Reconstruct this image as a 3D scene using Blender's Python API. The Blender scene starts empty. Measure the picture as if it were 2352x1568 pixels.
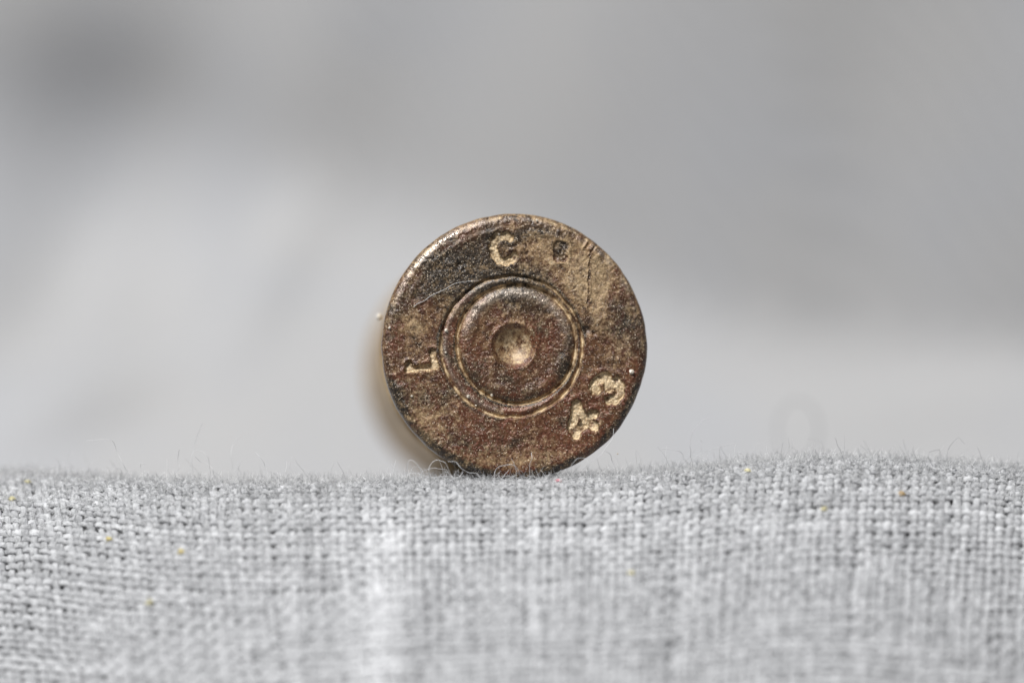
import bpy, math, random
import numpy as np

# ------------------------------------------------------------------ scale
# everything below is written in millimetres; S turns it into metres
S = 0.001
D = 228.0                       # lens to cartridge head, mm
PXMM = 50.9                     # photo pixels (2352 wide) per mm in the focal plane
FRAME_W = 2352 / PXMM           # mm across the frame in the focal plane
rng = np.random.default_rng(7)
random.seed(7)

scene = bpy.context.scene
COL = scene.collection
R = math.radians

# ------------------------------------------------------------------ camera
cam_d = bpy.data.cameras.new("camera")
cam_d.sensor_width = 36.0
cam_d.lens = 36.0 * D / FRAME_W
cam_d.clip_start = 0.01
cam_d.clip_end = 10.0
cam_d.dof.use_dof = True
cam_d.dof.focus_distance = (D + 0.20) * S
cam_d.dof.aperture_fstop = cam_d.lens / 15.0      # 15 mm entrance pupil
cam = bpy.data.objects.new("camera", cam_d)
cam.location = (0, -D * S, 0)
cam.rotation_euler = (R(90), 0, 0)
COL.objects.link(cam)
scene.camera = cam

# ------------------------------------------------------------------ light
world = bpy.data.worlds.new("World")
scene.world = world
world.use_nodes = True
bg = world.node_tree.nodes["Background"]
bg.inputs[0].default_value = (0.97, 0.98, 1.0, 1)
bg.inputs[1].default_value = 0.16

def area_light(name, loc, size, power, color):
    ld = bpy.data.lights.new(name, 'AREA')
    ld.shape = 'DISK'
    ld.size = size * S
    ld.energy = power
    ld.color = color
    o = bpy.data.objects.new(name, ld)
    o.location = [c * S for c in loc]
    from mathutils import Vector
    o.rotation_euler = (-Vector(loc)).to_track_quat('-Z', 'Y').to_euler()
    COL.objects.link(o)
    return o

area_light("key_lamp", (-135, -235, 345), 80, 2.75, (1.0, 1.0, 1.0))

# ------------------------------------------------------------------ render look
scene.render.engine = 'CYCLES'
scene.cycles.use_denoising = True
scene.cycles.use_adaptive_sampling = False
scene.cycles.max_bounces = 6
scene.view_settings.view_transform = 'Standard'
scene.view_settings.look = 'None'
scene.view_settings.exposure = 0.0
scene.view_settings.gamma = 1.0

# ------------------------------------------------------------------ helpers
def mesh_obj(name, verts, faces, mat, parent=None, smooth=True, attrs=None, cols=None):
    """verts (n,3) in mm, faces (m,k) of one size"""
    verts = np.asarray(verts, dtype=np.float64) * S
    faces = np.asarray(faces, dtype=np.int32)
    me = bpy.data.meshes.new(name)
    n, m, k = len(verts), len(faces), faces.shape[1]
    me.vertices.add(n)
    me.vertices.foreach_set("co", verts.astype(np.float32).ravel())
    me.loops.add(m * k)
    me.loops.foreach_set("vertex_index", faces.ravel())
    me.polygons.add(m)
    me.polygons.foreach_set("loop_start", np.arange(m, dtype=np.int32) * k)
    me.polygons.foreach_set("loop_total", np.full(m, k, dtype=np.int32))
    me.update(calc_edges=True)
    me.polygons.foreach_set("use_smooth", np.full(m, smooth, dtype=bool))
    for key, val in (attrs or {}).items():
        a = me.attributes.new(key, 'FLOAT', 'POINT')
        a.data.foreach_set("value", np.asarray(val, dtype=np.float32).ravel())
    for key, val in (cols or {}).items():
        a = me.attributes.new(key, 'FLOAT_COLOR', 'POINT')
        a.data.foreach_set("color", np.asarray(val, dtype=np.float32).ravel())
    me.materials.append(mat)
    o = bpy.data.objects.new(name, me)
    COL.objects.link(o)
    if parent is not None:
        o.parent = parent
    return o

def empty(name, loc, rot=(0, 0, 0)):
    o = bpy.data.objects.new(name, None)
    o.empty_display_size = 2 * S
    o.location = [c * S for c in loc]
    o.rotation_euler = rot
    COL.objects.link(o)
    return o

def tag(o, label=None, cat=None, group=None, kind=None):
    if label: o["label"] = label
    if cat: o["category"] = cat
    if group: o["group"] = group
    if kind: o["kind"] = kind
    return o

def smooth(a, b, x):
    t = np.clip((np.asarray(x, float) - a) / (b - a), 0, 1)
    return t * t * (3 - 2 * t)

# value noise in 2D/3D, vectorised
def _hash(ix, iy, iz):
    h = (ix * 374761393 + iy * 668265263 + iz * 2147483647 * 3 + 1274126177) & 0xffffffff
    h = ((h ^ (h >> 13)) * 1274126177) & 0xffffffff
    h = ((h ^ (h >> 16)) * 2246822519) & 0xffffffff
    return ((h ^ (h >> 15)) & 0xffff) / 65535.0

def vnoise(x, y, z=0.0):
    x, y, z = np.broadcast_arrays(np.asarray(x, float), np.asarray(y, float), np.asarray(z, float))
    ix, iy, iz = (np.floor(c).astype(np.int64) for c in (x, y, z))
    fx, fy, fz = x - ix, y - iy, z - iz
    fx, fy, fz = (f * f * (3 - 2 * f) for f in (fx, fy, fz))
    out = 0
    for dx in (0, 1):
        for dy in (0, 1):
            for dz in (0, 1):
                w = (fx if dx else 1 - fx) * (fy if dy else 1 - fy) * (fz if dz else 1 - fz)
                out = out + w * _hash(ix + dx, iy + dy, iz + dz)
    return out * 2 - 1

def fbm(x, y, z=0.0, oct=4):
    o, a, f = 0, 1.0, 1.0
    for i in range(oct):
        o = o + a * vnoise(x * f + 17.3 * i, y * f - 9.1 * i, np.asarray(z) * f + 3.7 * i)
        a *= 0.5; f *= 2.03
    return o

def seg_dist(x, z, pts):
    """distance from points to a polyline"""
    d = np.full(np.shape(x), 1e9)
    for (ax, az), (bx, bz) in zip(pts[:-1], pts[1:]):
        vx, vz = bx - ax, bz - az
        L = vx * vx + vz * vz + 1e-12
        t = np.clip(((x - ax) * vx + (z - az) * vz) / L, 0, 1)
        d = np.minimum(d, np.hypot(x - ax - t * vx, z - az - t * vz))
    return d

# ------------------------------------------------------------------ materials
def new_mat(name):
    m = bpy.data.materials.new(name)
    m.use_nodes = True
    nt = m.node_tree
    return m, nt, nt.nodes, nt.links, nt.nodes["Principled BSDF"]

def N(nodes, kind, **kw):
    n = nodes.new(kind)
    for k, v in kw.items():
        setattr(n, k, v)
    return n

def noise(nodes, links, vec, scale, detail=4, rough=0.55, dist=0.0):
    n = N(nodes, 'ShaderNodeTexNoise')
    n.inputs['Scale'].default_value = scale
    n.inputs['Detail'].default_value = detail
    n.inputs['Roughness'].default_value = rough
    n.inputs['Distortion'].default_value = dist
    links.new(vec, n.inputs['Vector'])
    return n.outputs['Fac']

def ramp(nodes, links, fac, lo, hi, a=0.0, b=1.0):
    n = N(nodes, 'ShaderNodeMapRange')
    n.interpolation_type = 'SMOOTHSTEP'
    n.inputs['From Min'].default_value = lo
    n.inputs['From Max'].default_value = hi
    n.inputs['To Min'].default_value = a
    n.inputs['To Max'].default_value = b
    links.new(fac, n.inputs['Value'])
    return n.outputs['Result']

def math_n(nodes, links, op, a, b=None, clamp=False):
    n = N(nodes, 'ShaderNodeMath', operation=op, use_clamp=clamp)
    for i, v in enumerate((a, b)):
        if v is None: continue
        if isinstance(v, (int, float)): n.inputs[i].default_value = v
        else: links.new(v, n.inputs[i])
    return n.outputs[0]

def mixc(nodes, links, fac, a, b, blend='MIX'):
    n = N(nodes, 'ShaderNodeMix', data_type='RGBA', blend_type=blend)
    if isinstance(fac, (int, float)): n.inputs[0].default_value = fac
    else: links.new(fac, n.inputs[0])
    for i, v in ((6, a), (7, b)):
        if isinstance(v, tuple): n.inputs[i].default_value = (*v, 1)
        else: links.new(v, n.inputs[i])
    return n.outputs[2]

def srgb(r, g, b):
    f = lambda c: ((c / 255 + 0.055) / 1.055) ** 2.4 if c > 10 else c / 255 / 12.92
    return (f(r), f(g), f(b))

def mm_coords(nodes, links):
    tc = N(nodes, 'ShaderNodeTexCoord')
    vm = N(nodes, 'ShaderNodeVectorMath', operation='SCALE')
    vm.inputs['Scale'].default_value = 1.0 / S
    links.new(tc.outputs['Object'], vm.inputs[0])
    return vm.outputs[0]

# corroded brass of the case: patina, dirt and painted light and shade carried by the attribute "stain"
def brass_material():
    m, nt, nodes, links, bsdf = new_mat("corroded_brass")
    P = mm_coords(nodes, links)
    at = N(nodes, 'ShaderNodeAttribute', attribute_name="stain_and_light")
    sep = N(nodes, 'ShaderNodeSeparateColor')
    links.new(at.outputs['Color'], sep.inputs[0])
    dirt, dark, red = sep.outputs[0], sep.outputs[1], sep.outputs[2]
    wear_glint = at.outputs['Alpha']
    n_big = noise(nodes, links, P, 0.9, 5, 0.6, 0.4)
    n_mid = noise(nodes, links, P, 3.2, 5, 0.65, 0.2)
    n_fine = noise(nodes, links, P, 11.0, 4, 0.7)
    n_grain = noise(nodes, links, P, 19.0, 3, 0.7)
    brown = mixc(nodes, links, ramp(nodes, links, n_mid, 0.35, 0.66), srgb(56, 40, 28), srgb(122, 90, 60))
    brown = mixc(nodes, links, math_n(nodes, links, 'MULTIPLY', red, ramp(nodes, links, n_fine, 0.35, 0.65, 0.2, 1.0)),
                 brown, srgb(118, 66, 44))
    olive = mixc(nodes, links, ramp(nodes, links, n_fine, 0.38, 0.64), srgb(36, 30, 25), srgb(78, 66, 53))
    dk = math_n(nodes, links, 'ADD', dark, ramp(nodes, links, n_mid, 0.3, 0.7, -0.22, 0.22), True)
    dk = ramp(nodes, links, dk, 0.2, 0.75)
    base = mixc(nodes, links, dk, brown, olive)
    # dust: settled patches plus what fills the recesses, and painted lit edges
    dn = math_n(nodes, links, 'ADD', ramp(nodes, links, n_mid, 0.3, 0.7, -0.26, 0.26),
                ramp(nodes, links, n_fine, 0.3, 0.7, -0.16, 0.16))
    dd = math_n(nodes, links, 'ADD', dirt, dn)
    dd = ramp(nodes, links, dd, 0.10, 0.95)
    thin = mixc(nodes, links, ramp(nodes, links, n_grain, 0.34, 0.66), srgb(132, 102, 68), srgb(206, 176, 132))
    pack = mixc(nodes, links, ramp(nodes, links, n_grain, 0.34, 0.66), srgb(190, 158, 114), srgb(240, 220, 184))
    sand = mixc(nodes, links, ramp(nodes, links, dirt, 0.5, 0.85), thin, pack)
    base = mixc(nodes, links, dd, base, sand)
    # single pale grains and dark pits all over
    v = N(nodes, 'ShaderNodeTexVoronoi', feature='F1')
    v.inputs['Scale'].default_value = 15.0
    links.new(P, v.inputs['Vector'])
    vs = N(nodes, 'ShaderNodeSeparateColor')
    links.new(v.outputs['Color'], vs.inputs[0])
    grain = math_n(nodes, links, 'MULTIPLY', ramp(nodes, links, v.outputs['Distance'], 0.42, 0.22),
                   ramp(nodes, links, vs.outputs[0], 0.70, 0.74))
    pale = mixc(nodes, links, vs.outputs[1], srgb(170, 138, 100), srgb(238, 222, 196))
    base = mixc(nodes, links, grain, base, pale)
    pit = math_n(nodes, links, 'MULTIPLY', ramp(nodes, links, v.outputs['Distance'], 0.45, 0.2),
                 ramp(nodes, links, vs.outputs[2], 0.72, 0.78))
    pit = math_n(nodes, links, 'MULTIPLY', pit, 0.7)
    base = mixc(nodes, links, pit, base, srgb(34, 25, 20))
    # rubbed metal, and highlights painted into the colour
    wr = math_n(nodes, links, 'MULTIPLY', wear_glint, ramp(nodes, links, n_fine, 0.3, 0.6))
    base = mixc(nodes, links, wr, base, srgb(200, 186, 172))
    links.new(base, bsdf.inputs['Base Color'])
    links.new(ramp(nodes, links, wr, 0, 1, 0.25, 0.9), bsdf.inputs['Metallic'])
    rgh = math_n(nodes, links, 'ADD', ramp(nodes, links, n_fine, 0.3, 0.7, 0.16, 0.44),
                 math_n(nodes, links, 'MULTIPLY', dd, 0.3), True)
    rgh = math_n(nodes, links, 'MULTIPLY', rgh, ramp(nodes, links, wr, 0, 0.8, 1.0, 0.55))
    links.new(rgh, bsdf.inputs['Roughness'])
    bsdf.inputs['Specular IOR Level'].default_value = 0.75
    hgt = math_n(nodes, links, 'ADD', math_n(nodes, links, 'MULTIPLY', n_fine, 0.8),
                 math_n(nodes, links, 'MULTIPLY', grain, 0.5))
    hgt = math_n(nodes, links, 'ADD', hgt, math_n(nodes, links, 'MULTIPLY', n_grain, 0.9))
    bump = N(nodes, 'ShaderNodeBump')
    bump.inputs['Strength'].default_value = 0.75
    bump.inputs['Distance'].default_value = 0.028 * S
    links.new(hgt, bump.inputs['Height'])
    links.new(bump.outputs[0], bsdf.inputs['Normal'])
    return m

def body_material():
    m, nt, nodes, links, bsdf = new_mat("dusty_brass_wall")
    P = mm_coords(nodes, links)
    n1 = noise(nodes, links, P, 0.6, 4, 0.6)
    c = mixc(nodes, links, ramp(nodes, links, n1, 0.35, 0.65), srgb(160, 132, 94), srgb(200, 174, 134))
    links.new(c, bsdf.inputs['Base Color'])
    bsdf.inputs['Metallic'].default_value = 0.2
    bsdf.inputs['Roughness'].default_value = 0.5
    return m

def yarn_material(name, grainscale):
    m, nt, nodes, links, bsdf = new_mat(name)
    P = mm_coords(nodes, links)
    mp = N(nodes, 'ShaderNodeMapping')
    mp.inputs['Scale'].default_value = grainscale
    links.new(P, mp.inputs['Vector'])
    tint = N(nodes, 'ShaderNodeAttribute', attribute_name="tint").outputs['Fac']
    n1 = noise(nodes, links, mp.outputs[0], 1.0, 4, 0.65)
    n2 = noise(nodes, links, P, 0.9, 3, 0.6)
    v = math_n(nodes, links, 'ADD', ramp(nodes, links, n1, 0.3, 0.7, -0.215, 0.14),
               ramp(nodes, links, n2, 0.3, 0.7, -0.05, 0.05))
    v = math_n(nodes, links, 'ADD', v, tint, True)
    c = mixc(nodes, links, v, (0.12, 0.123, 0.13), (0.86, 0.865, 0.878))
    links.new(c, bsdf.inputs['Base Color'])
    bsdf.inputs['Roughness'].default_value = 0.85
    bsdf.inputs['Specular IOR Level'].default_value = 0.25
    bsdf.inputs['Sheen Weight'].default_value = 0.15
    bump = N(nodes, 'ShaderNodeBump')
    bump.inputs['Strength'].default_value = 0.7
    bump.inputs['Distance'].default_value = 0.08 * S
    links.new(n1, bump.inputs['Height'])
    links.new(bump.outputs[0], bsdf.inputs['Normal'])
    return m

def sheet_material(name, k):
    m, nt, nodes, links, bsdf = new_mat(name)
    P = mm_coords(nodes, links)
    n1 = noise(nodes, links, P, 0.08, 3, 0.5)
    n2 = noise(nodes, links, P, 1.8, 3, 0.6)
    c = mixc(nodes, links, ramp(nodes, links, n1, 0.35, 0.65), tuple(k * v for v in (0.535, 0.54, 0.555)), tuple(k * v for v in (0.555, 0.55, 0.545)))
    c = mixc(nodes, links, ramp(nodes, links, n2, 0.3, 0.7, 0.0, 0.25), c, tuple(k * v for v in (0.40, 0.40, 0.42)))
    # the weave where it lies too far out of focus to be built yarn by yarn
    wv = []
    for ax in ('X', 'Y'):
        w = N(nodes, 'ShaderNodeTexWave', wave_type='BANDS', bands_direction=ax)
        w.inputs['Scale'].default_value = 2 * math.pi / 20 / 0.40
        w.inputs['Distortion'].default_value = 1.2
        w.inputs['Detail'].default_value = 2.0
        w.inputs['Detail Scale'].default_value = 0.6
        links.new(P, w.inputs['Vector'])
        wv.append(w.outputs['Fac'])
    weave = math_n(nodes, links, 'MULTIPLY', wv[0], wv[1])
    c = mixc(nodes, links, ramp(nodes, links, weave, 0.0, 0.6, 0.30, 0.0), c, tuple(k * v for v in (0.26, 0.262, 0.27)))
    bump = N(nodes, 'ShaderNodeBump')
    bump.inputs['Strength'].default_value = 0.5
    bump.inputs['Distance'].default_value = 0.12 * S
    links.new(weave, bump.inputs['Height'])
    links.new(bump.outputs[0], bsdf.inputs['Normal'])
    links.new(c, bsdf.inputs['Base Color'])
    bsdf.inputs['Roughness'].default_value = 0.9
    bsdf.inputs['Specular IOR Level'].default_value = 0.2
    return m

def plain(name, color, rough=0.6, spec=0.4):
    m, nt, nodes, links, bsdf = new_mat(name)
    P = mm_coords(nodes, links)
    n1 = noise(nodes, links, P, 6.0, 3, 0.6)
    c = mixc(nodes, links, ramp(nodes, links, n1, 0.3, 0.7), tuple(0.75 * k for k in color), color)
    links.new(c, bsdf.inputs['Base Color'])
    bsdf.inputs['Roughness'].default_value = rough
    bsdf.inputs['Specular IOR Level'].default_value = spec
    return m

def fibre_material(name):
    m, nt, nodes, links, bsdf = new_mat(name)
    tint = N(nodes, 'ShaderNodeAttribute', attribute_name="tint").outputs['Fac']
    c = mixc(nodes, links, tint, (0.14, 0.145, 0.16), (0.92, 0.92, 0.92))
    links.new(c, bsdf.inputs['Base Color'])
    bsdf.inputs['Roughness'].default_value = 0.45
    bsdf.inputs['Specular IOR Level'].default_value = 0.5
    return m

M_BRASS = brass_material()
M_BODY = body_material()
M_WARP = yarn_material("grey_warp_cotton", (12, 4, 4))
M_WEFT = yarn_material("grey_weft_cotton", (4, 12, 12))
M_SHEET = sheet_material("grey_cloth_ground", 0.86)
M_FIBRE = fibre_material("loose_cotton_fibre")

# ------------------------------------------------------------------ the cloth surface
KX = np.array([-40, -23, -17.2, -13.3, -7.4, -3.5, 0.2, 4.4, 8.3, 14.2, 20.1, 23.1, 40.0])
KZ = np.array([-6.0, -6.15, -6.45, -6.5, -6.5, -6.42, -6.35, -6.27, -5.85, -5.35, -5.65, -5.9, -6.6])
KY = np.array([5.0, 3.6, 1.5, 0.6, 0.3, 0.3, 0.3, 0.4, 0.5, 0.5, 1.1, 1.8, 3.6])
KL = np.array([3.0, 3.0, 2.2, 1.6, 1.3, 1.3, 1.3, 1.3, 1.3, 1.4, 1.9, 2.2, 2.5])
KF = np.array([70, 67, 62, 58, 53, 51, 50, 51, 52, 54, 58, 60, 63.0])
def smooth_interp(x, k, v):
    out = 0
    for dx, w in ((-1.6, .15), (-.8, .2), (0, .3), (.8, .2), (1.6, .15)):
        out = out + w * np.interp(np.asarray(x, float) + dx, k, v)
    return out

GX = np.arange(-38, 38.01, 0.25)
P0, P1, DP = -12.0, 20.0, 0.05
GP = np.arange(P0, P1 + DP / 2, DP)
_cz, _cy, _cl, _cf = (smooth_interp(GX, KX, k)[:, None] for k in (KZ, KY, KL, KF))
_th = np.where(GP[None] >= 0, np.radians(_cf) * (1 - np.exp(-np.maximum(GP, 0)[None] / _cl)),
               -R(4.0) * (1 - np.exp(np.minimum(GP, 0)[None] / 2.0)))
_y = -np.cumsum(np.cos(_th), axis=1) * DP
_z = -np.cumsum(np.sin(_th), axis=1) * DP
i0 = int(round(-P0 / DP))
GYs = _y - _y[:, i0:i0 + 1] + _cy
GZs = _z - _z[:, i0:i0 + 1] + _cz
_sl = 0.10 * fbm(GX[:, None] * 0.35, GP[None] * 0.35, 3.0, 3)
GZs = GZs + _sl * smooth(-2, 3, GP)[None]
# the soft ridge left of the cartridge, running down the front
GYs = GYs - (0.5 * np.exp(-((GX[:, None] + 5.2) / 1.3) ** 2)) * smooth(1.0, 5.0, GP)[None]

def bil(G, x, p):
    fx = np.clip((np.asarray(x, float) - GX[0]) / 0.25, 0, len(GX) - 1.001)
    fp = np.clip((np.asarray(p, float) - P0) / DP, 0, len(GP) - 1.001)
    ix, ip = fx.astype(int), fp.astype(int)
    a, b = fx - ix, fp - ip
    return (G[ix, ip] * (1 - a) * (1 - b) + G[ix + 1, ip] * a * (1 - b)
            + G[ix, ip + 1] * (1 - a) * b + G[ix + 1, ip + 1] * a * b)

def surf(x, p):
    return np.stack([np.broadcast_to(x, np.shape(p)) * 1.0, bil(GYs, x, p), bil(GZs, x, p)], -1)

def frame(x, p):
    """position and normal, tangent along p"""
    e = 0.12
    c = surf(x, p)
    tp = surf(x, p + e) - surf(x, p - e)
    tx = surf(x + 0.3, p) - surf(x - 0.3, p)
    tp /= np.linalg.norm(tp, axis=-1, keepdims=True)
    tx /= np.linalg.norm(tx, axis=-1, keepdims=True)
    n = np.cross(tp, tx)
    n /= np.linalg.norm(n, axis=-1, keepdims=True)
    n = np.where(n[..., 2:3] < 0, -n, n)
    return c, n, tx, tp

def at_px(u, v, y=0.0):
    k = (D + y) / D
    return np.array([(u - 1176) / PXMM * k, y, (784 - v) / PXMM * k])

def cloth_at_px(u, v):
    """cloth parameters (x, p) of the point seen at a photo position"""
    best = None
    for p in np.arange(-2, 19, 0.05):
        x = (u - 1176) / PXMM
        for _ in range(2):
            c = surf(np.array(x), np.array(p))
            x = (u - 1176) / PXMM * (D + c[1]) / D
        c = surf(np.array(x), np.array(p))
        vv = 784 - c[2] * PXMM * D / (D + c[1])
        if best is None or abs(vv - v) < best[0]:
            best = (abs(vv - v), x, p)
    return best[1], best[2]

# ------------------------------------------------------------------ the cloth
cloth = empty("cloth", (0, 0, -6.25))
tag(cloth, "light grey woven cotton cloth draped in soft folds under the brass cartridge", "cloth")
CO = np.array([0, 0, 6.25])

# ground sheet: below the yarns in front, rising as blurred folds behind
XS = np.linspace(-75, 75, 181)
front_p = np.arange(20.0, -10.01, -0.5)
NB = 170
tb = np.linspace(0, 1, NB)
rows = []
Xc = np.clip(XS, -37, 37)
for p in front_p:
    c, n, tx, tp = frame(Xc, np.full_like(Xc, p))
    q = c - n * 0.34
    q[:, 0] += XS - Xc
    rows.append(q)
last = rows[-1]
def gauss(x, z, cx, cz, sx, sz, ang):
    a = R(ang)
    dx, dz = x - cx, z - cz
    u = dx * math.cos(a) + dz * math.sin(a)
    w = -dx * math.sin(a) + dz * math.cos(a)
    return np.exp(-(u / sx) ** 2 - (w / sz) ** 2)
FOLDS = [   # centre x, z, half length, half width, angle, height towards the viewer (mm)
    (-22.0, 3.4, 5.5, 2.3, 54, 2.4),
    (-23.0, -3.0, 6.0, 2.0, 28, 2.2),
    (-13.5, 3.4, 4.0, 1.8, 62, 1.3),
    (21.0, -3.6, 9.0, 1.4, 6, 0.6),
    (-23.0, 6.8, 8.5, 7.0, 70, -5.6),
    (-12, 15, 13, 5.0, 66, 1.0),
    (4, 17, 14, 5.0, 80, 0.8),
    (31, 9, 12, 4.5, 97, 1.0),
    (19, 12, 12, 4.5, 95, -0.7),
]
# behind the cartridge the cloth rises and turns up into a hanging part:
# slope angle along the arc, turning at a height that falls from left to right
KNX = np.array([-75, -38, -26, -19, -12, -4, 3, 7, 13, 27, 75.0])
KNZ = np.array([13, 11.5, 10.0, 8.6, 7.2, 5.6, 3.4, 1.6, 0.4, -0.6, -1.6])
KNW = np.array([14, 14, 13, 12, 11, 10, 8.5, 7.0, 6.0, 5.5, 5.5])
def spread(v): return sum(0.2 * np.interp(XS + d, KNX, v) for d in (-3, -1.5, 0, 1.5, 3))
knee, knw = spread(KNZ), spread(KNW)
y_start, z_start = last[:, 1], last[:, 2]
for i in range(1, 31):                            # flat stretch behind the crest
    q = i / 30
    rows.append(np.stack([XS, y_start + (31 - y_start) * q, z_start + (-8.0 - z_start) * smooth(0, 1, q)], -1))
base_y, base_z = np.full_like(XS, 31.0), np.full_like(XS, -8.0)
ds = 0.55
sk = (knee + 8.0) / math.sin(R(40))
for i in range(1, 150):
    sarc = i * ds
    th = np.radians(8 + 34 * smooth(0, 5, sarc) + 57 * smooth(-0.5, 0.5, (sarc - sk) / knw))
    base_y = base_y + ds * np.cos(th)
    base_z = base_z + ds * np.sin(th)
    disp = 0
    for (cx, cz, sl, sw, an, h) in FOLDS:
        disp = disp + h * gauss(XS, base_z, cx, cz, sl, sw, an)
    k = smooth(2, 8, sarc)
    rows.append(np.stack([XS, base_y - disp * k * np.sin(th), base_z + disp * k * np.cos(th)], -1))
rows = np.array(rows)
nf = len(front_p)
for _ in range(4):
    rows[nf:-1] = 0.25 * rows[nf - 1:-2] + 0.5 * rows[nf:-1] + 0.25 * rows[nf + 1:]
nr, nc = rows.shape[:2]
ii = np.arange(nr * nc).reshape(nr, nc)
fc = np.stack([ii[:-1, :-1], ii[:-1, 1:], ii[1:, 1:], ii[1:, :-1]], -1).reshape(-1, 4)
mesh_obj("cloth_sheet", rows.reshape(-1, 3) + CO, fc, M_SHEET, cloth)

def tubes(C, Nn, Bn, rn, rb, sides):
    """C (k,m,3) centre lines, frames Nn, Bn, radii (k,m) -> verts, faces"""
    k, m = C.shape[:2]
    a = np.arange(sides) / sides * 2 * np.pi
    V = (C[:, :, None] + Nn[:, :, None] * (np.sin(a)[None, None, :, None] * rn[:, :, None, None])
         + Bn[:, :, None] * (np.cos(a)[None, None, :, None] * rb[:, :, None, None]))
    idx = np.arange(k * m * sides).reshape(k, m, sides)
    nx = np.roll(idx, -1, axis=2)
    F = np.stack([idx[:, :-1], nx[:, :-1], nx[:, 1:], idx[:, 1:]], -1).reshape(-1, 4)
    return V.reshape(-1, 3), F

PX, PP, AMP = 0.39, 0.35, 0.075
def pale_streak(x, p):  # paler streak in the yarn tint, running down the front
    cx = -5.3 - 0.05 * p
    b = 0.20 * np.exp(-((x - cx) / 1.25) ** 2) * smooth(1.5, 4.5, p)
    return b

# warp yarns run down over the fold
xi = np.arange(-30, 30, PX)
nW = len(xi)
pm = np.arange(-10, 15.6, PP / 4)
Pm0 = pm[None]
X = xi[:, None] + rng.normal(0, 0.035, (nW, 1)) + 0.16 * np.maximum(Pm0, 0) * np.clip(-xi[:, None] / 20, -0.6, 1) + 0.10 * vnoise(np.arange(nW)[:, None] * 3.3, pm[None] * 0.7)
Pm = np.broadcast_to(pm, X.shape)
c, n, tx, tp = frame(X, Pm)
sgn = ((-1.0) ** np.arange(nW))[:, None]
lift = AMP * np.cos(np.pi * Pm / PP) * sgn
C = c + n * lift[..., None]
thick = 1.04 + 0.22 * vnoise(np.arange(nW)[:, None] * 7.7, pm[None] * 0.9) + 0.12 * vnoise(np.arange(nW)[:, None] * 5.1, pm[None] * 5.0)
V, F = tubes(C, n, tx, 0.092 * thick, 0.180 * thick, 6)
t = 0.54 + rng.normal(0, 0.06, (nW, 1)) + 0.14 * vnoise(np.arange(nW)[:, None] * 2.9 + 40, Pm * 2.4) + pale_streak(X, Pm)
tint = np.repeat(np.broadcast_to(t, X.shape).ravel(), 6)
o = mesh_obj("warp_yarn", V + CO, F, M_WARP, cloth, attrs={"tint": tint})
tag(o, kind="stuff")

# weft yarns run across
pj = np.arange(-27, 43) * PP
nF = len(pj)
xm = np.arange(-30, 30, PX / 4)
Pw = pj[:, None] + rng.normal(0, 0.022, (nF, 1)) + 0.10 * vnoise(np.arange(nF)[:, None] * 4.7 + 9, xm[None] * 0.6)
Xw = np.broadcast_to(xm, Pw.shape)
c, n, tx, tp = frame(Xw, Pw)
jj = np.round(pj / PP)
Xu = Xw - 0.16 * np.maximum(Pw, 0) * np.clip(-Xw / 20, -0.6, 1)
lift = -AMP * np.cos(np.pi * (Xu - xi[0]) / PX) * ((-1.0) ** jj)[:, None]
C = c + n * lift[..., None]
thick = 1.04 + 0.24 * vnoise(np.arange(nF)[:, None] * 6.1 + 3, xm[None] * 0.8) + 0.12 * vnoise(np.arange(nF)[:, None] * 4.1, xm[None] * 5.0)
V, F = tubes(C, n, tp, 0.088 * thick, 0.166 * thick, 6)
t = 0.56 + rng.normal(0, 0.06, (nF, 1)) + 0.15 * vnoise(np.arange(nF)[:, None] * 3.9 + 80, Xw * 2.2) + pale_streak(Xw, Pw)
tint = np.repeat(np.broadcast_to(t, Xw.shape).ravel(), 6)
o = mesh_obj("weft_yarn", V + CO, F, M_WEFT, cloth, attrs={"tint": tint})
tag(o, kind="stuff")

# fuzz: short fibres lying on and standing out of the weave
def fuzz(n_f, x, p, hgt, length, rad, curl, m=5):
    c, n, tx, tp = frame(x, p)
    c = c + n * (0.12 + 0.04 * rng.standard_normal((n_f, 1)))
    a = rng.uniform(0, 2 * np.pi, n_f)[:, None]
    d = tx * np.cos(a) + tp * np.sin(a) + n * hgt[:, None]
    d /= np.linalg.norm(d, axis=1, keepdims=True)
    pts = [c]
    bend = rng.standard_normal((n_f, 3)) * curl
    for s in range(m - 1):
        d = d + bend * 0.5 + rng.standard_normal((n_f, 3)) * curl * 0.5
        d /= np.linalg.norm(d, axis=1, keepdims=True)
        pts.append(pts[-1] + d * (length / (m - 1))[:, None])
    C = np.stack(pts, 1)
    T = np.gradient(C, axis=1)
    T /= np.linalg.norm(T, axis=2, keepdims=True) + 1e-9
    ref = np.broadcast_to(np.array([0.31, 0.85, 0.42]), T.shape)
    b = np.cross(T, ref); b /= np.linalg.norm(b, axis=2, keepdims=True) + 1e-9
    nn = np.cross(T, b)
    r = rad[:, None] * np.linspace(1, 0.45, m)[None]
    return tubes(C, nn, b, r, r, 3), np.repeat(np.clip(rng.normal(0.66, 0.30, n_f), 0, 1), m * 3)

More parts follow.
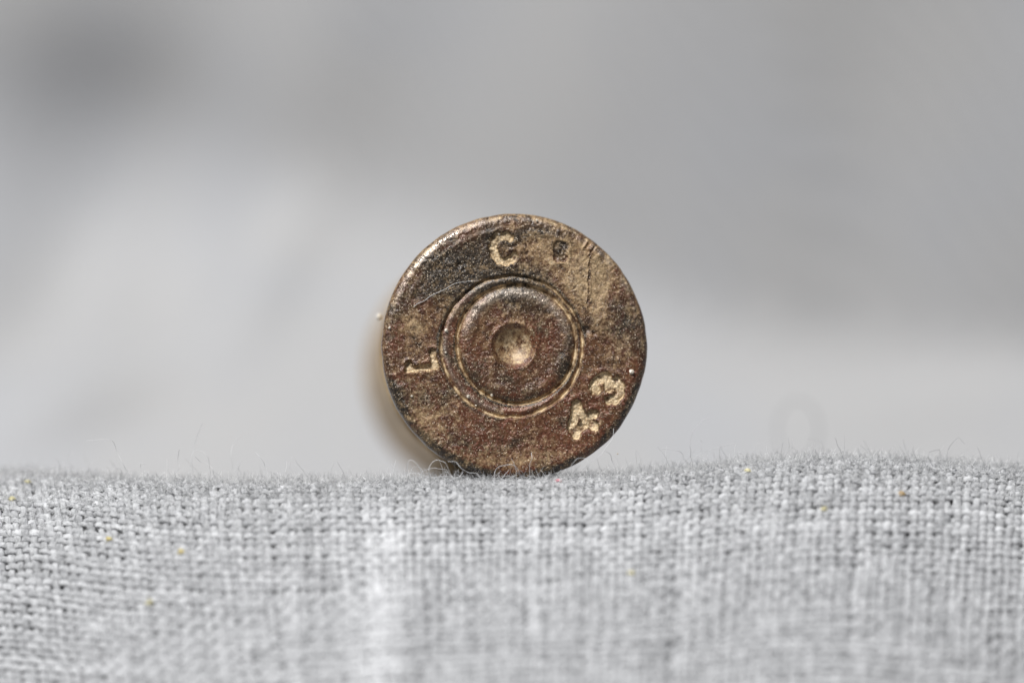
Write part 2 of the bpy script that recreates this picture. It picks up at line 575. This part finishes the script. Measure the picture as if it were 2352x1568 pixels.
sets = []
def add_fuzz(n_f, xr, pr, h, ln, rad, curl):
    x = rng.uniform(*xr, n_f); p = np.clip(rng.normal(pr[0], pr[1], n_f), -5, 13)
    sets.append(fuzz(n_f, x, p, np.abs(rng.normal(0, h, n_f)), rng.uniform(ln[0], ln[1], n_f),
                     rng.uniform(rad[0], rad[1], n_f), curl))
add_fuzz(20000, (-27, 27), (0.4, 1.9), 0.4, (0.15, 0.5), (0.006, 0.013), 0.55)
add_fuzz(7000, (-27, -8), (3.5, 3.0), 0.3, (0.15, 0.5), (0.006, 0.012), 0.55)
add_fuzz(5000, (8, 27), (3.0, 2.5), 0.3, (0.15, 0.5), (0.006, 0.012), 0.55)
add_fuzz(9000, (-27, 27), (0.2, 1.1), 1.6, (0.2, 0.65), (0.007, 0.013), 0.6)
add_fuzz(420, (-26, 28), (0.2, 0.6), 2.5, (0.5, 1.4), (0.007, 0.011), 0.55)
VV, FF, TT, off = [], [], [], 0
for (V, F), tt in sets:
    VV.append(V); FF.append(F + off); TT.append(tt); off += len(V)
o = mesh_obj("fuzz", np.concatenate(VV) + CO, np.concatenate(FF), M_FIBRE, cloth, attrs={"tint": np.concatenate(TT)})
tag(o, kind="stuff")

# single loose fibres that stand out against the background
def curve_pts(P, n=26):
    P = np.asarray(P, float)
    t = np.r_[0, np.cumsum(np.linalg.norm(np.diff(P, axis=0), axis=1))]
    q = np.linspace(0, t[-1], n)
    out = np.stack([np.interp(q, t, P[:, i]) for i in range(3)], -1)
    out[1:-1] += rng.normal(0, 0.035, out[1:-1].shape) * min(1.0, t[-1])
    for _ in range(3):
        out[1:-1] = 0.25 * out[:-2] + 0.5 * out[1:-1] + 0.25 * out[2:]
    return out

def strand(name, pts, rad, mat, parent, tint, off=(0, 0, 0), taper=0.6):
    C = curve_pts(pts)[None]
    T = np.gradient(C, axis=1); T /= np.linalg.norm(T, axis=2, keepdims=True) + 1e-9
    ref = np.broadcast_to(np.array([0.31, 0.85, 0.42]), T.shape)
    b = np.cross(T, ref); b /= np.linalg.norm(b, axis=2, keepdims=True) + 1e-9
    nn = np.cross(T, b)
    m = C.shape[1]
    r = rad * np.linspace(1, taper, m)[None] * (1 + 0.2 * vnoise(np.arange(m)[None] * 0.9, rad * 999))
    V, F = tubes(C, nn, b, r, r, 5)
    return mesh_obj(name, V + np.asarray(off), F, mat, parent, attrs={"tint": np.full(len(V), tint)})

def z5(l): return [((x / 3.36) * 0.8711, (1100 + y / 3.36) * 0.8711) for x, y in l]
def z3(l): return [((960 + x / 3.733) * 0.8711, (880 + y / 3.733) * 0.8711) for x, y in l]
def z4(l): return [((1330 + x / 3.733) * 0.8711, (880 + y / 3.733) * 0.8711) for x, y in l]
def z6(l): return [((1700 + x / 2.352) * 0.8711, (1050 + y / 2.352) * 0.8711) for x, y in l]
LOOSE = [   # photo trace, depth, tint, radius
    (z5([(755, 210), (850, 198), (950, 185), (1000, 205), (1025, 260), (1045, 330), (1080, 400), (1130, 480), (1170, 530)]), 0.6, .85, .010),
    (z5([(1690, 460), (1690, 330), (1740, 290), (1800, 300), (1840, 340), (1855, 400), (1870, 520)]), 0.3, .75, .010),
    (z5([(1730, 350), (1770, 385), (1840, 415), (1890, 465), (1905, 540)]), 0.1, .8, .010),
    (z5([(1795, 50), (1750, 160), (1720, 240), (1700, 380), (1715, 520)]), 1.2, .6, .008),
    (z5([(1290, 405), (1240, 400), (1255, 480), (1280, 560)]), 0.5, .8, .010),
    (z5([(1590, 290), (1575, 370), (1600, 450), (1540, 500), (1490, 540)]), 0.4, .8, .009),
    (z5([(2115, 170), (2060, 240), (2045, 320), (2060, 440), (2040, 560)]), 1.6, .9, .009),
    (z5([(2265, 305), (2320, 370), (2352, 430), (2380, 560)]), 0.3, .85, .011),
    (z5([(235, 490), (205, 560), (210, 610), (165, 670)]), 1.4, .9, .014),
    (z3([(430, 1450), (415, 1260), (470, 1225), (510, 1260), (560, 1350), (600, 1460)]), -0.7, .75, .012),
    (z3([(650, 1470), (630, 1330), (670, 1255), (740, 1225), (800, 1255), (830, 1330), (870, 1460)]), -0.75, .85, .012),
    (z3([(825, 1255), (910, 1255), (955, 1325), (1010, 1360), (1090, 1370), (1150, 1410), (1150, 1470)]), -0.8, .95, .013),
    (z3([(320, 1460), (400, 1375), (520, 1370), (620, 1405), (750, 1415), (880, 1390), (930, 1470)]), -0.6, .9, .012),
    (z3([(540, 1460), (560, 1370), (620, 1330), (700, 1320), (830, 1335), (850, 1470)]), -0.4, .8, .011),
    (z3([(790, 1350), (860, 1390), (905, 1460)]), -0.9, .9, .014),
    (z3([(1280, 1440), (1290, 1340), (1380, 1280), (1480, 1285), (1530, 1360), (1560, 1460)]), -0.6, .6, .013),
    (z4([(1075, 930), (1070, 1000), (1030, 1080), (960, 1190), (880, 1245), (800, 1290), (740, 1400)]), -0.3, .95, .010),
    (z4([(985, 1150), (1050, 1185), (1060, 1260), (1095, 1310), (1110, 1390)]), -0.1, .25, .010),
    (z4([(660, 1420), (655, 1290), (700, 1230), (780, 1215), (820, 1240), (840, 1400)]), -0.7, .6, .012),
    (z4([(265, 1170), (280, 1220), (250, 1280), (245, 1430)]), -0.4, .95, .010),
    (z6([(80, 300), (130, 360), (170, 460)]), 0.5, .3, .010),
    (z6([(100, 312), (215, 328), (240, 350), (250, 440)]), 0.6, .8, .009),
    (z6([(400, 115), (345, 140), (300, 200), (280, 290), (290, 430)]), 0.9, .75, .008),
    (z6([(560, 280), (430, 315), (330, 345), (245, 430)]), 0.4, .75, .010),
    (z6([(350, 260), (345, 350), (375, 430)]), 0.5, .85, .010),
    (z6([(580, 330), (640, 390), (660, 430)]), 0.5, .8, .010),
    (z6([(1760, 335), (1800, 318), (1835, 320), (1835, 420)]), 0.8, .2, .011),
    (z6([(1985, 280), (1945, 240), (1910, 265), (1880, 325), (1870, 420)]), 1.0, .25, .010),
    (z6([(1420, 300), (1360, 320), (1330, 285), (1330, 390)]), 0.9, .6, .010),
    (z6([(1700, 350), (1730, 380), (1740, 430)]), 0.5, .8, .012),
]
for tr, y, tn, rd in LOOSE:
    m = len(tr)
    pts = [at_px(u, v, y + 0.25 * math.sin(i * 1.3 + u)) for i, (u, v) in enumerate(tr)]
    strand("loose_fibre", pts, rd * 1.05, M_FIBRE, cloth, 0.2 + 0.6 * tn, CO)
# one fibre loop well behind the focal plane, seen only as a soft ring
lp = []
for i in range(22):
    a = i / 21 * 2 * math.pi * 0.93 + math.pi * 1.55
    q = at_px(1833 + 52 * math.cos(a), 985 - 74 * math.sin(a), 15.0)
    lp.append(q)
lp.append(lp[-1] + np.array([0.3, 0.3, -2.2]))
lp.append(np.array([lp[-1][0] + 0.2, lp[-1][1], -7.6]))
strand("loose_fibre", lp, 0.035, M_FIBRE, cloth, 0.1, CO)

# coloured flecks spun into the yarn
FLECK = {"yellow": (0.85, 0.72, 0.32), "ochre": (0.70, 0.50, 0.24), "pink": (0.72, 0.36, 0.40), "straw": (0.80, 0.74, 0.46)}
FM = {k: plain(k + "_fleck_cotton", v, 0.8, 0.2) for k, v in FLECK.items()}
def fleck(u, v, kind, w=0.16, l=0.34):
    x, p = cloth_at_px(u, v)
    c, n, tx, tp = frame(np.array([x]), np.array([p]))
    c, n, tx, tp = c[0], n[0], tx[0], tp[0]
    VV, FF, off = [], [], 0
    for k in range(5):
        a = rng.uniform(-0.6, 0.6)
        d = tx * math.cos(a) + tp * math.sin(a)
        b = np.cross(n, d)
        s0 = c + n * (0.12 + rng.uniform(-.03, .04)) + b * rng.uniform(-w, w) * 0.6 - d * l * 0.5
        t = np.linspace(0, 1, 7)
        Cc = s0 + d * (t * l)[:, None] + n * (0.06 * np.sin(np.pi * t))[:, None]
        rr = 0.038 * np.sin(np.pi * (0.08 + 0.84 * t))
        V, F = tubes(Cc[None], np.broadcast_to(n, (1, 7, 3)), np.broadcast_to(b, (1, 7, 3)), rr[None], rr[None], 5)
        VV.append(V); FF.append(F + off); off += len(V)
    mesh_obj("coloured_fleck", np.concatenate(VV) + CO, np.concatenate(FF), FM[kind], cloth)
for u, v, k in [(65, 1112, "straw"), (29, 1150, "straw"), (252, 1241, "yellow"),
                (416, 1272, "yellow"), (344, 1385, "straw"), (2070, 1138, "ochre"),
                (1893, 1173, "straw"), (1718, 1088, "straw"), 
                (1283, 1110, "pink"), (1450, 1320, "straw")]:
    fleck(u, v, k)

# ------------------------------------------------------------------ the cartridge case
HC = at_px(1184.5, 793, 0)                       # centre of the case head
case = empty("cartridge_case", (HC[0], 0, HC[2] - 6.0), (R(-3.6), 0, R(4.1)))
tag(case, "corroded brown brass cartridge case lying on its side on the grey cloth", "cartridge")
UP = np.array([0, 0, 6.0])                       # axis height over the contact point

def h1(l): return [(((960 + x / 4.238) - 1360) / 58.43, (910 - (530 + y / 4.238)) / 58.43) for x, y in l]
def h2(l): return [(((1330 + x / 4.238) - 1360) / 58.43, (910 - (530 + y / 4.238)) / 58.43) for x, y in l]
def h3(l): return [(((960 + x / 3.733) - 1360) / 58.43, (910 - (880 + y / 3.733)) / 58.43) for x, y in l]
def h4(l): return [(((1330 + x / 3.733) - 1360) / 58.43, (910 - (880 + y / 3.733)) / 58.43) for x, y in l]
GLYPH = {
    "C": ([h1([(1650, 395), (1590, 372), (1520, 380), (1462, 435), (1455, 520), (1475, 600), (1525, 655), (1590, 675), (1650, 650), (1685, 600)])], 0.215, 0.11),
    "L": ([h3([(445, 300), (432, 345), (560, 335), (715, 312)]), h3([(712, 312), (690, 250), (672, 165)])], 0.165, 0.15),
    "3": ([h4([(912, 560), (898, 490), (940, 440), (1005, 430), (1045, 470), (1035, 530)]), h4([(1035, 530), (1062, 485), (1110, 460), (1150, 515), (1148, 590), (1105, 640), (1045, 650)])], 0.26, 0.13),
    "4": ([h4([(715, 690), (690, 830), (675, 930), (710, 985)]), h4([(715, 690), (770, 790), (830, 850), (890, 905)]), h4([(700, 965), (790, 890), (860, 800), (890, 790)])], 0.235, 0.14),
    "S": ([h2([(690, 490), (620, 480), (600, 540), (670, 580), (680, 625), (610, 620)])], 0.20, 0.06),
    "T": ([h2([(905, 505), (970, 520), (1040, 565)]), h2([(985, 560), (975, 700), (965, 860), (955, 1000), (945, 1190)])], 0.05, 0.03),
}

NA = 1256
rr = np.linspace(0.0, 5.5, 232)
ang = np.arange(NA) / NA * 2 * np.pi
RR, AA = np.meshgrid(rr, ang, indexing='ij')
edge = 1 + 0.0045 * vnoise(np.cos(AA) * 3, np.sin(AA) * 3, 5.0) + 0.0035 * vnoise(np.cos(AA) * 11, np.sin(AA) * 11, 8.0)
HX, HZ = RR * np.cos(AA), RR * np.sin(AA)

def head_height(x, z):
    """relief of the base, towards the viewer"""
    r = np.hypot(x, z)
    h = np.zeros_like(x)
    # crimp ring, slightly off centre, lies below the face
    w1 = 0.035 * vnoise(x * 1.3, z * 1.3, 2.0) + 0.022 * vnoise(x * 5, z * 5, 12.0)
    ro = np.hypot(x + 0.16, z + 0.02) + w1
    h -= 0.12 * smooth(3.29, 3.19, ro)
    h += 0.07 * np.exp(-((ro - 2.98) / 0.13) ** 2)
    h -= 0.05 * np.exp(-((ro - 3.19) / 0.05) ** 2)
    ri = np.hypot(x - 0.07, z - 0.08) + w1 * 0.7
    # primer: groove, rounded shoulder, flat, dent
    h -= 0.16 * np.exp(-((ri - 2.68) / 0.075) ** 2)
    h += 0.10 * smooth(2.66, 2.25, ri)
    h -= 0.05 * smooth(2.25, 1.75, ri)
    rd = np.hypot(x + 0.06, z + 0.02)
    h -= 0.48 * np.clip(1 - (rd / 1.02) ** 2, 0, 1) ** 1.15
    h += 0.035 * np.exp(-((rd - 1.06) / 0.10) ** 2)
    masks = {}
    for g, (lines, rad, dep) in GLYPH.items():
        d = np.min([seg_dist(x, z, l) for l in lines], axis=0)
        d = d + 0.05 * vnoise(x * 6, z * 6, ord(g)) + 0.03 * vnoise(x * 16, z * 16, ord(g))
        k = smooth(rad * 1.1, rad * 0.7, d)
        masks[g] = k
        h -= dep * k
        h += k * (0.022 * vnoise(x * 8, z * 8, 91.0) + 0.014 * vnoise(x * 15, z * 15, 92.0))
        h += 0.03 * np.exp(-((d - rad * 1.35) / (rad * 0.5)) ** 2)
    # pits
    for (px, pz, pr, pd) in [(-2.52, 3.68, 0.11, 0.14), (-2.3, 3.45, 0.08, 0.06), (3.25, 0.72, 0.16, 0.12), (3.6, 0.55, 0.10, 0.08), (3.85, -4.1, .1, .05)]:
        h -= pd * np.exp(-(((x - px) ** 2 + (z - pz) ** 2) / pr ** 2))
    # faint outer bead near the rim, rubbed relief, corrosion
    h += 0.035 * np.exp(-((r - 5.25) / 0.12) ** 2) * smooth(-0.2, 0.5, vnoise(x * 0.6, z * 0.6, 11))
    calm = 1 - 0.75 * smooth(1.15, 0.95, rd)
    h += calm * 0.030 * fbm(x * 0.7, z * 0.7, 1.0, 3)
    h += calm * 0.016 * fbm(x * 3.2, z * 3.2, 4.0, 3)
    h += calm * (0.009 * vnoise(x * 9, z * 9, 6.0) + 0.006 * vnoise(x * 17, z * 17, 9.0))
    return h, masks, ro, ri, rd

H, MASK, RO, RI, RD = head_height(HX, HZ)
# rim: rounded edge, side wall, extractor groove (profile continues the face)
prof = []
for a in np.linspace(4, 90, 18):
    prof.append((5.5 + 0.5 * math.sin(R(a)), 0.40 * (1 - math.cos(R(a)))))
prof += [(6.0, 0.5), (6.0, 0.8), (5.99, 1.1), (5.93, 1.28), (5.6, 1.34), (5.22, 1.40), (5.2, 1.7), (5.2, 2.1)]
PX_, PY_ = [], []
fade = H[-1]
rimX, rimZ, rimY = [], [], []
for (r_, d_) in prof:
    e = edge[0] if d_ < 1.2 else 1.0
    rimX.append(r_ * e * np.cos(ang)); rimZ.append(r_ * e * np.sin(ang))
    k = max(0.0, 1 - d_ / 0.4)
    rimY.append(np.full(NA, d_) - fade * k + 0.03 * vnoise(np.cos(ang) * 9 * r_, np.sin(ang) * 9 * r_, d_ * 9) * (1 if d_ < 1.2 else 0))
AX = np.concatenate([HX * np.where(RR > 5.3, edge, 1.0) * 1.0, np.array(rimX)])
AZ = np.concatenate([HZ * np.where(RR > 5.3, edge, 1.0) * 1.0, np.array(rimZ)])
AY = np.concatenate([-H, np.array(rimY)])
VH = np.stack([AX, AY, AZ], -1)
nR = VH.shape[0]

# stains: r dust and painted lit edges, g dark patina and painted shade, b red copper, a rubbed metal and painted highlights
def blob(x, z, cx, cz, sx, sz=None):
    sz = sz or sx
    return np.exp(-((x - cx) / sx) ** 2 - ((z - cz) / sz) ** 2)
x, z = AX, AZ
r = np.hypot(x, z)
nrim = nR - RR.shape[0]
def ext(a, fill=0.0): return np.concatenate([a, np.full((nrim, NA), fill)])
mC, mL, m3, m4, mS, mT = (ext(MASK[k]) for k in "CL34ST")
ro, ri, rd = ext(RO, 9), ext(RI, 9), ext(RD, 9)
wob = fbm(x * 1.1, z * 1.1, 21.0, 3) * 0.5
dust_and_light = np.full_like(x, 0.16)
for cx, cz, s1, s2, a in [(3.0, 2.6, 1.5, 1.3, .42), (1.8, 4.3, 1.4, .8, .5), (3.6, 3.4, 1.0, 1.0, .35), (-4.5, 0.9, .7, .5, .4), (-1.3, 3.6, .6, .6, .25),
                          (-4.0, -3.2, .9, 1.1, .36), (-1.2, -5.2, 2.0, .5, .35), (1.2, -4.9, 1.6, .5, .2), (2.6, -2.9, .6, .6, .1), (-3.0, 1.6, .8, .6, .15), (4.9, -0.6, .6, 1.0, .22), (0.2, 1.2, 1.2, .6, .12)]:
    dust_and_light += a * blob(x, z, cx, cz, s1, s2)
dust_and_light += wob * 0.22 + 0.10 * fbm(x * 2.6, z * 2.6, 44.0, 3)
dust_and_light += 0.16 * fbm(x * 4.5, z * 0.9, 51.0, 2) * smooth(1.5, 4.0, x)      # rubbed streaks on one side
dust_and_light = np.clip(dust_and_light, 0, 0.62)
dust_and_light = np.maximum(dust_and_light, (0.88 + 0.34 * fbm(x * 5, z * 5, 61.0, 2)) * np.maximum.reduce([mC, m3, m4]))
dust_and_light = np.maximum(dust_and_light, (0.8 + 0.3 * fbm(x * 5, z * 5, 62.0, 2)) * mL)
dust_and_light *= 1 - 0.55 * mS; dust_and_light *= 1 - 0.4 * mT
gn = 0.55 + 0.45 * vnoise(np.cos(np.arctan2(z, x)) * 4, np.sin(np.arctan2(z, x)) * 4, 31)
grit = np.clip(0.88 + 0.5 * fbm(x * 4.5, z * 4.5, 95.0, 3), 0, 1.1)
dust_and_light = np.maximum(dust_and_light, grit * 0.95 * np.exp(-((ri - 2.70) / 0.11) ** 2) * np.clip(gn + .45, 0, 1))
dust_and_light = np.maximum(dust_and_light, grit * 0.92 * np.exp(-((ro - 3.19) / 0.10) ** 2) * np.clip(gn + .2 + .35 * smooth(.5, -2, z), 0, 1))  # gritty ring, with the lit lower wall painted in as extra pale tone
dust_and_light = np.maximum(dust_and_light, (0.60 + 0.22 * fbm(x * 5, z * 5, 97.0, 3)) * smooth(0.95, 0.75, rd))
dust_and_light = np.maximum(dust_and_light, 0.5 * smooth(5.75, 5.95, r) * np.clip(0.6 + z / 6, 0.1, 1))  # paints the lit upper bevel paler than the lower one
darkp = np.full_like(x, 0.25)
for cx, cz, s1, s2, a in [(-2.6, 3.4, 1.9, 1.3, .95), (-0.6, 2.9, 1.6, .8, .4), (-3.2, -0.2, .5, 1.8, .2), (-0.5, 4.9, 1.0, .4, .5), (1.0, 3.0, 1.0, .6, .45), (1.4, 5.1, 1.0, .25, .4), (4.2, -3.4, 1.0, 1.0, .2), (4.9, 0.6, .5, 1.2, .3), (-5.3, -2.2, .5, 1.2, .4), (-0.3, 1.6, 1.4, .5, .2), (2.3, -1.0, .3, 1.3, .3)]:
    darkp += a * blob(x, z, cx, cz, s1, s2)
darkp += 0.45 * smooth(5.55, 5.8, r) * smooth(1.5, -3.0, z)  # painted shade on the bevel where it turns down
for mk in (mC, mL, m3, m4):
    darkp += 1.6 * mk * (1 - mk)
darkp += 0.26 * fbm(x * 0.9, z * 0.9, 71.0, 3) + 0.10 * fbm(x * 2.8, z * 2.8, 72.0, 3)
darkp += 0.7 * np.exp(-((ro - 3.32) / 0.07) ** 2) * (0.35 + 0.65 * smooth(-1.0, 1.5, z))  # painted shade along the ring's outer step, strongest at the top
darkp += 0.5 * np.exp(-((ri - 2.83) / 0.04) ** 2)
darkp += 0.16 * mS + 0.12 * mT
darkp += 0.12 * np.exp(-((ri - 2.5) / 0.08) ** 2) * smooth(0.3, -1.0, z)  # painted shade on the lower side of the primer shoulder
redp = np.clip(0.52 - 0.09 * z + 0.45 * fbm(x * 1.3, z * 1.3, 81.0, 3), 0, 0.95)
redp += 0.5 * smooth(2.72, 2.85, ro) * smooth(3.24, 3.12, ro) * smooth(0.8, -1.2, x)
redp += 0.35 * smooth(2.1, 1.2, ri) * smooth(-.8, 1.0, x)
redp = np.clip(redp, 0, 1)
an = np.arctan2(z, x)
wear_glint_map = 1.0 * np.exp(-((r - 5.76) / 0.10) ** 2) * np.exp(-((an - 2.25) / 0.45) ** 2)  # painted highlight on the upper left rim
wear_glint_map += 0.5 * np.exp(-((ri - 2.32) / 0.20) ** 2) * smooth(-0.3, 1.6, z)  # painted sheen on the upper primer shoulder
wear_glint_map += 0.5 * np.exp(-((r - 5.72) / 0.12) ** 2) * np.exp(-((an - 0.85) / 0.6) ** 2) * np.clip(0.5 + fbm(x * 3, z * 3, 33.0, 2), 0, 1)
dust_and_light = np.maximum(dust_and_light, 0.75 * np.exp(-((r - 5.82) / 0.12) ** 2) * smooth(-0.5, 2.5, z) * np.clip(0.55 + 0.8 * fbm(x * 3, z * 3, 34.0, 2), 0, 1))  # pale chips and painted light along the upper bevel
wear_glint_map += 0.2 * smooth(0.45, 0.15, np.hypot(x - 0.22, z + 0.42))  # painted highlight at lower right in the dent
wear_glint_map += 0.30 * np.exp(-((ro - 2.98) / 0.12) ** 2) * smooth(0.5, 1.5, -x)
STAIN_AND_LIGHT = np.stack([np.clip(dust_and_light, 0, 1), np.clip(darkp, 0, 1), redp, np.clip(wear_glint_map, 0, 1)], -1)

idx = np.arange(nR * NA).reshape(nR, NA)
nx = np.roll(idx, -1, axis=1)
QUAD = np.stack([idx[:-1], nx[:-1], nx[1:], idx[1:]], -1)
def cellv(a): return 0.25 * (a[:-1] + a[1:] + np.roll(a[:-1], -1, 1) + np.roll(a[1:], -1, 1))
owner = np.zeros((nR - 1, NA), dtype=int)
cro, cri, crd = cellv(ro), cellv(ri), cellv(rd)
owner[cro < 3.26] = 1
owner[cri < 2.70] = 2
owner[crd < 1.03] = 3
for i, mk in enumerate((mC, mL, m3, m4, mS, mT)):
    owner[(cellv(mk) > 0.12) & (owner == 0)] = 4 + i
VF, CF = VH.reshape(-1, 3), STAIN_AND_LIGHT.reshape(-1, 4)
def piece(name, k, parent, label=None):
    q = QUAD[owner == k]
    used, inv = np.unique(q.ravel(), return_inverse=True)
    o = mesh_obj(name, VF[used] + UP, inv.reshape(-1, 4)[:, ::-1], M_BRASS, parent, cols={"stain_and_light": CF[used]})
    if label: o["label"] = label
    return o
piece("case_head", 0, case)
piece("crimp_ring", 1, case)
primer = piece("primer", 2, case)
piece("firing_pin_dent", 3, primer, "round dent with a dusty hollow in the primer")
piece("stamped_letter", 4, case, "letter C filled with sandy dirt")
piece("stamped_letter", 5, case, "letter L partly filled with sandy dirt")
piece("stamped_digit", 6, case, "digit 3 filled with sandy dirt")
piece("stamped_digit", 7, case, "digit 4 filled with sandy dirt")
piece("stamped_mark", 8, case, "small dark curled dent")
piece("stamped_mark", 9, case, "thin dark upright scratch with a short top bar")

# straight case wall with an open mouth
def lathe(name, prof, mat, parent, seg=96):
    a = np.arange(seg) / seg * 2 * np.pi
    V = np.array([[(p[0] * math.cos(t), p[1], p[0] * math.sin(t)) for t in a] for p in prof]).reshape(-1, 3)
    i = np.arange(len(prof) * seg).reshape(len(prof), seg)
    n = np.roll(i, -1, 1)
    return mesh_obj(name, V + UP, np.stack([i[:-1], n[:-1], n[1:], i[1:]], -1).reshape(-1, 4)[:, ::-1], mat, parent)
wall = lathe("case_wall", [(5.2, 2.1), (5.25, 2.2), (5.85, 2.9), (5.96, 3.1), (5.95, 5), (5.92, 9), (5.88, 14), (5.85, 19), (5.84, 22.6), (5.80, 22.8),
                    (5.55, 22.8), (5.5, 22.6), (5.4, 12), (5.2, 5.0), (4.2, 4.2), (0.8, 4.0)], M_BODY, case)
# pale sand grains stuck to the head
M_GRAIN_GLINT = plain("pale_grain_and_glint", (0.80, 0.72, 0.60), 0.35, 0.6)
def grain(px_, pz_, size):
    hh = head_height(np.array([px_]), np.array([pz_]))[0][0]
    V, F = [], []
    nu, nv = 8, 6
    for i in range(nv + 1):
        ph = math.pi * i / nv
        for j in range(nu):
            th = 2 * math.pi * j / nu
            k = size * (1 + 0.28 * random.uniform(-1, 1))
            V.append((px_ + k * math.sin(ph) * math.cos(th), -hh - 0.35 * size + 0.8 * k * math.cos(ph), pz_ + k * math.sin(ph) * math.sin(th)))
    for i in range(nv):
        for j in range(nu):
            F.append((i * nu + j, i * nu + (j + 1) % nu, (i + 1) * nu + (j + 1) % nu, (i + 1) * nu + j))
    mesh_obj("grain_and_glint", np.array(V) + UP, F, M_GRAIN_GLINT, case, smooth=False)
for (gx, gz, gs) in [(h4([(1265, 370)])[0] + (0.12,)), (h3([(1030, 612)])[0] + (0.085,)), (h3([(1262, 597)])[0] + (0.07,)),
                     (h1([(925, 1440)])[0] + (0.085,)), (h2([(350, 1068)])[0] + (0.055,)), (h1([(1520, 355)])[0] + (0.06,)),
                     (h3([(808, 180)])[0] + (0.06,)), (h3([(1105, 700)])[0] + (0.05,)), (h2([(380, 205)])[0] + (0.05,)),
                     (h1([(290, 1410)])[0] + (0.06,)), (h4([(1120, 1180)])[0] + (0.04,)), (h3([(470, 610)])[0] + (0.05,))]:
    grain(gx, gz, gs)

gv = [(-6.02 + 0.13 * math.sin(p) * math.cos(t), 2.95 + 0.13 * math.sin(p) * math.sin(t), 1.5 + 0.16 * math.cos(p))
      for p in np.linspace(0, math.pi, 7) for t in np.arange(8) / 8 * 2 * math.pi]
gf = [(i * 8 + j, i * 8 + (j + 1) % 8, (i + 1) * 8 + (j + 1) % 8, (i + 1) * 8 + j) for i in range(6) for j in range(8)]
mesh_obj("grain_and_glint", np.array(gv) + UP, gf, M_GRAIN_GLINT, case, smooth=False)  # pale speck added in place of a highlight on the wall

# a fine hair lying across the case head, and one caught under the rim
hp = h1([(560, 1178), (640, 1130), (760, 1045), (860, 1000), (950, 955), (1050, 900), (1150, 888), (1290, 883)])
pts = []
hair = None
from mathutils import Euler, Vector, Matrix
MW = Matrix.Translation(Vector((HC[0], 0, HC[2] - 6.0))) @ Euler((R(-3.6), 0, R(4.1))).to_matrix().to_4x4()
for (a, b) in hp:
    hh = head_height(np.array([a]), np.array([b]))[0][0]
    w = MW @ Vector((a, -hh - 0.035, b + 6.0))
    pts.append((w.x, w.y, w.z))
hair = strand("lint_hair", pts, 0.009, M_FIBRE, None, 0.95)
tag(hair, "fine pale hair lying slantwise across the dark upper part of the cartridge base", "hair")
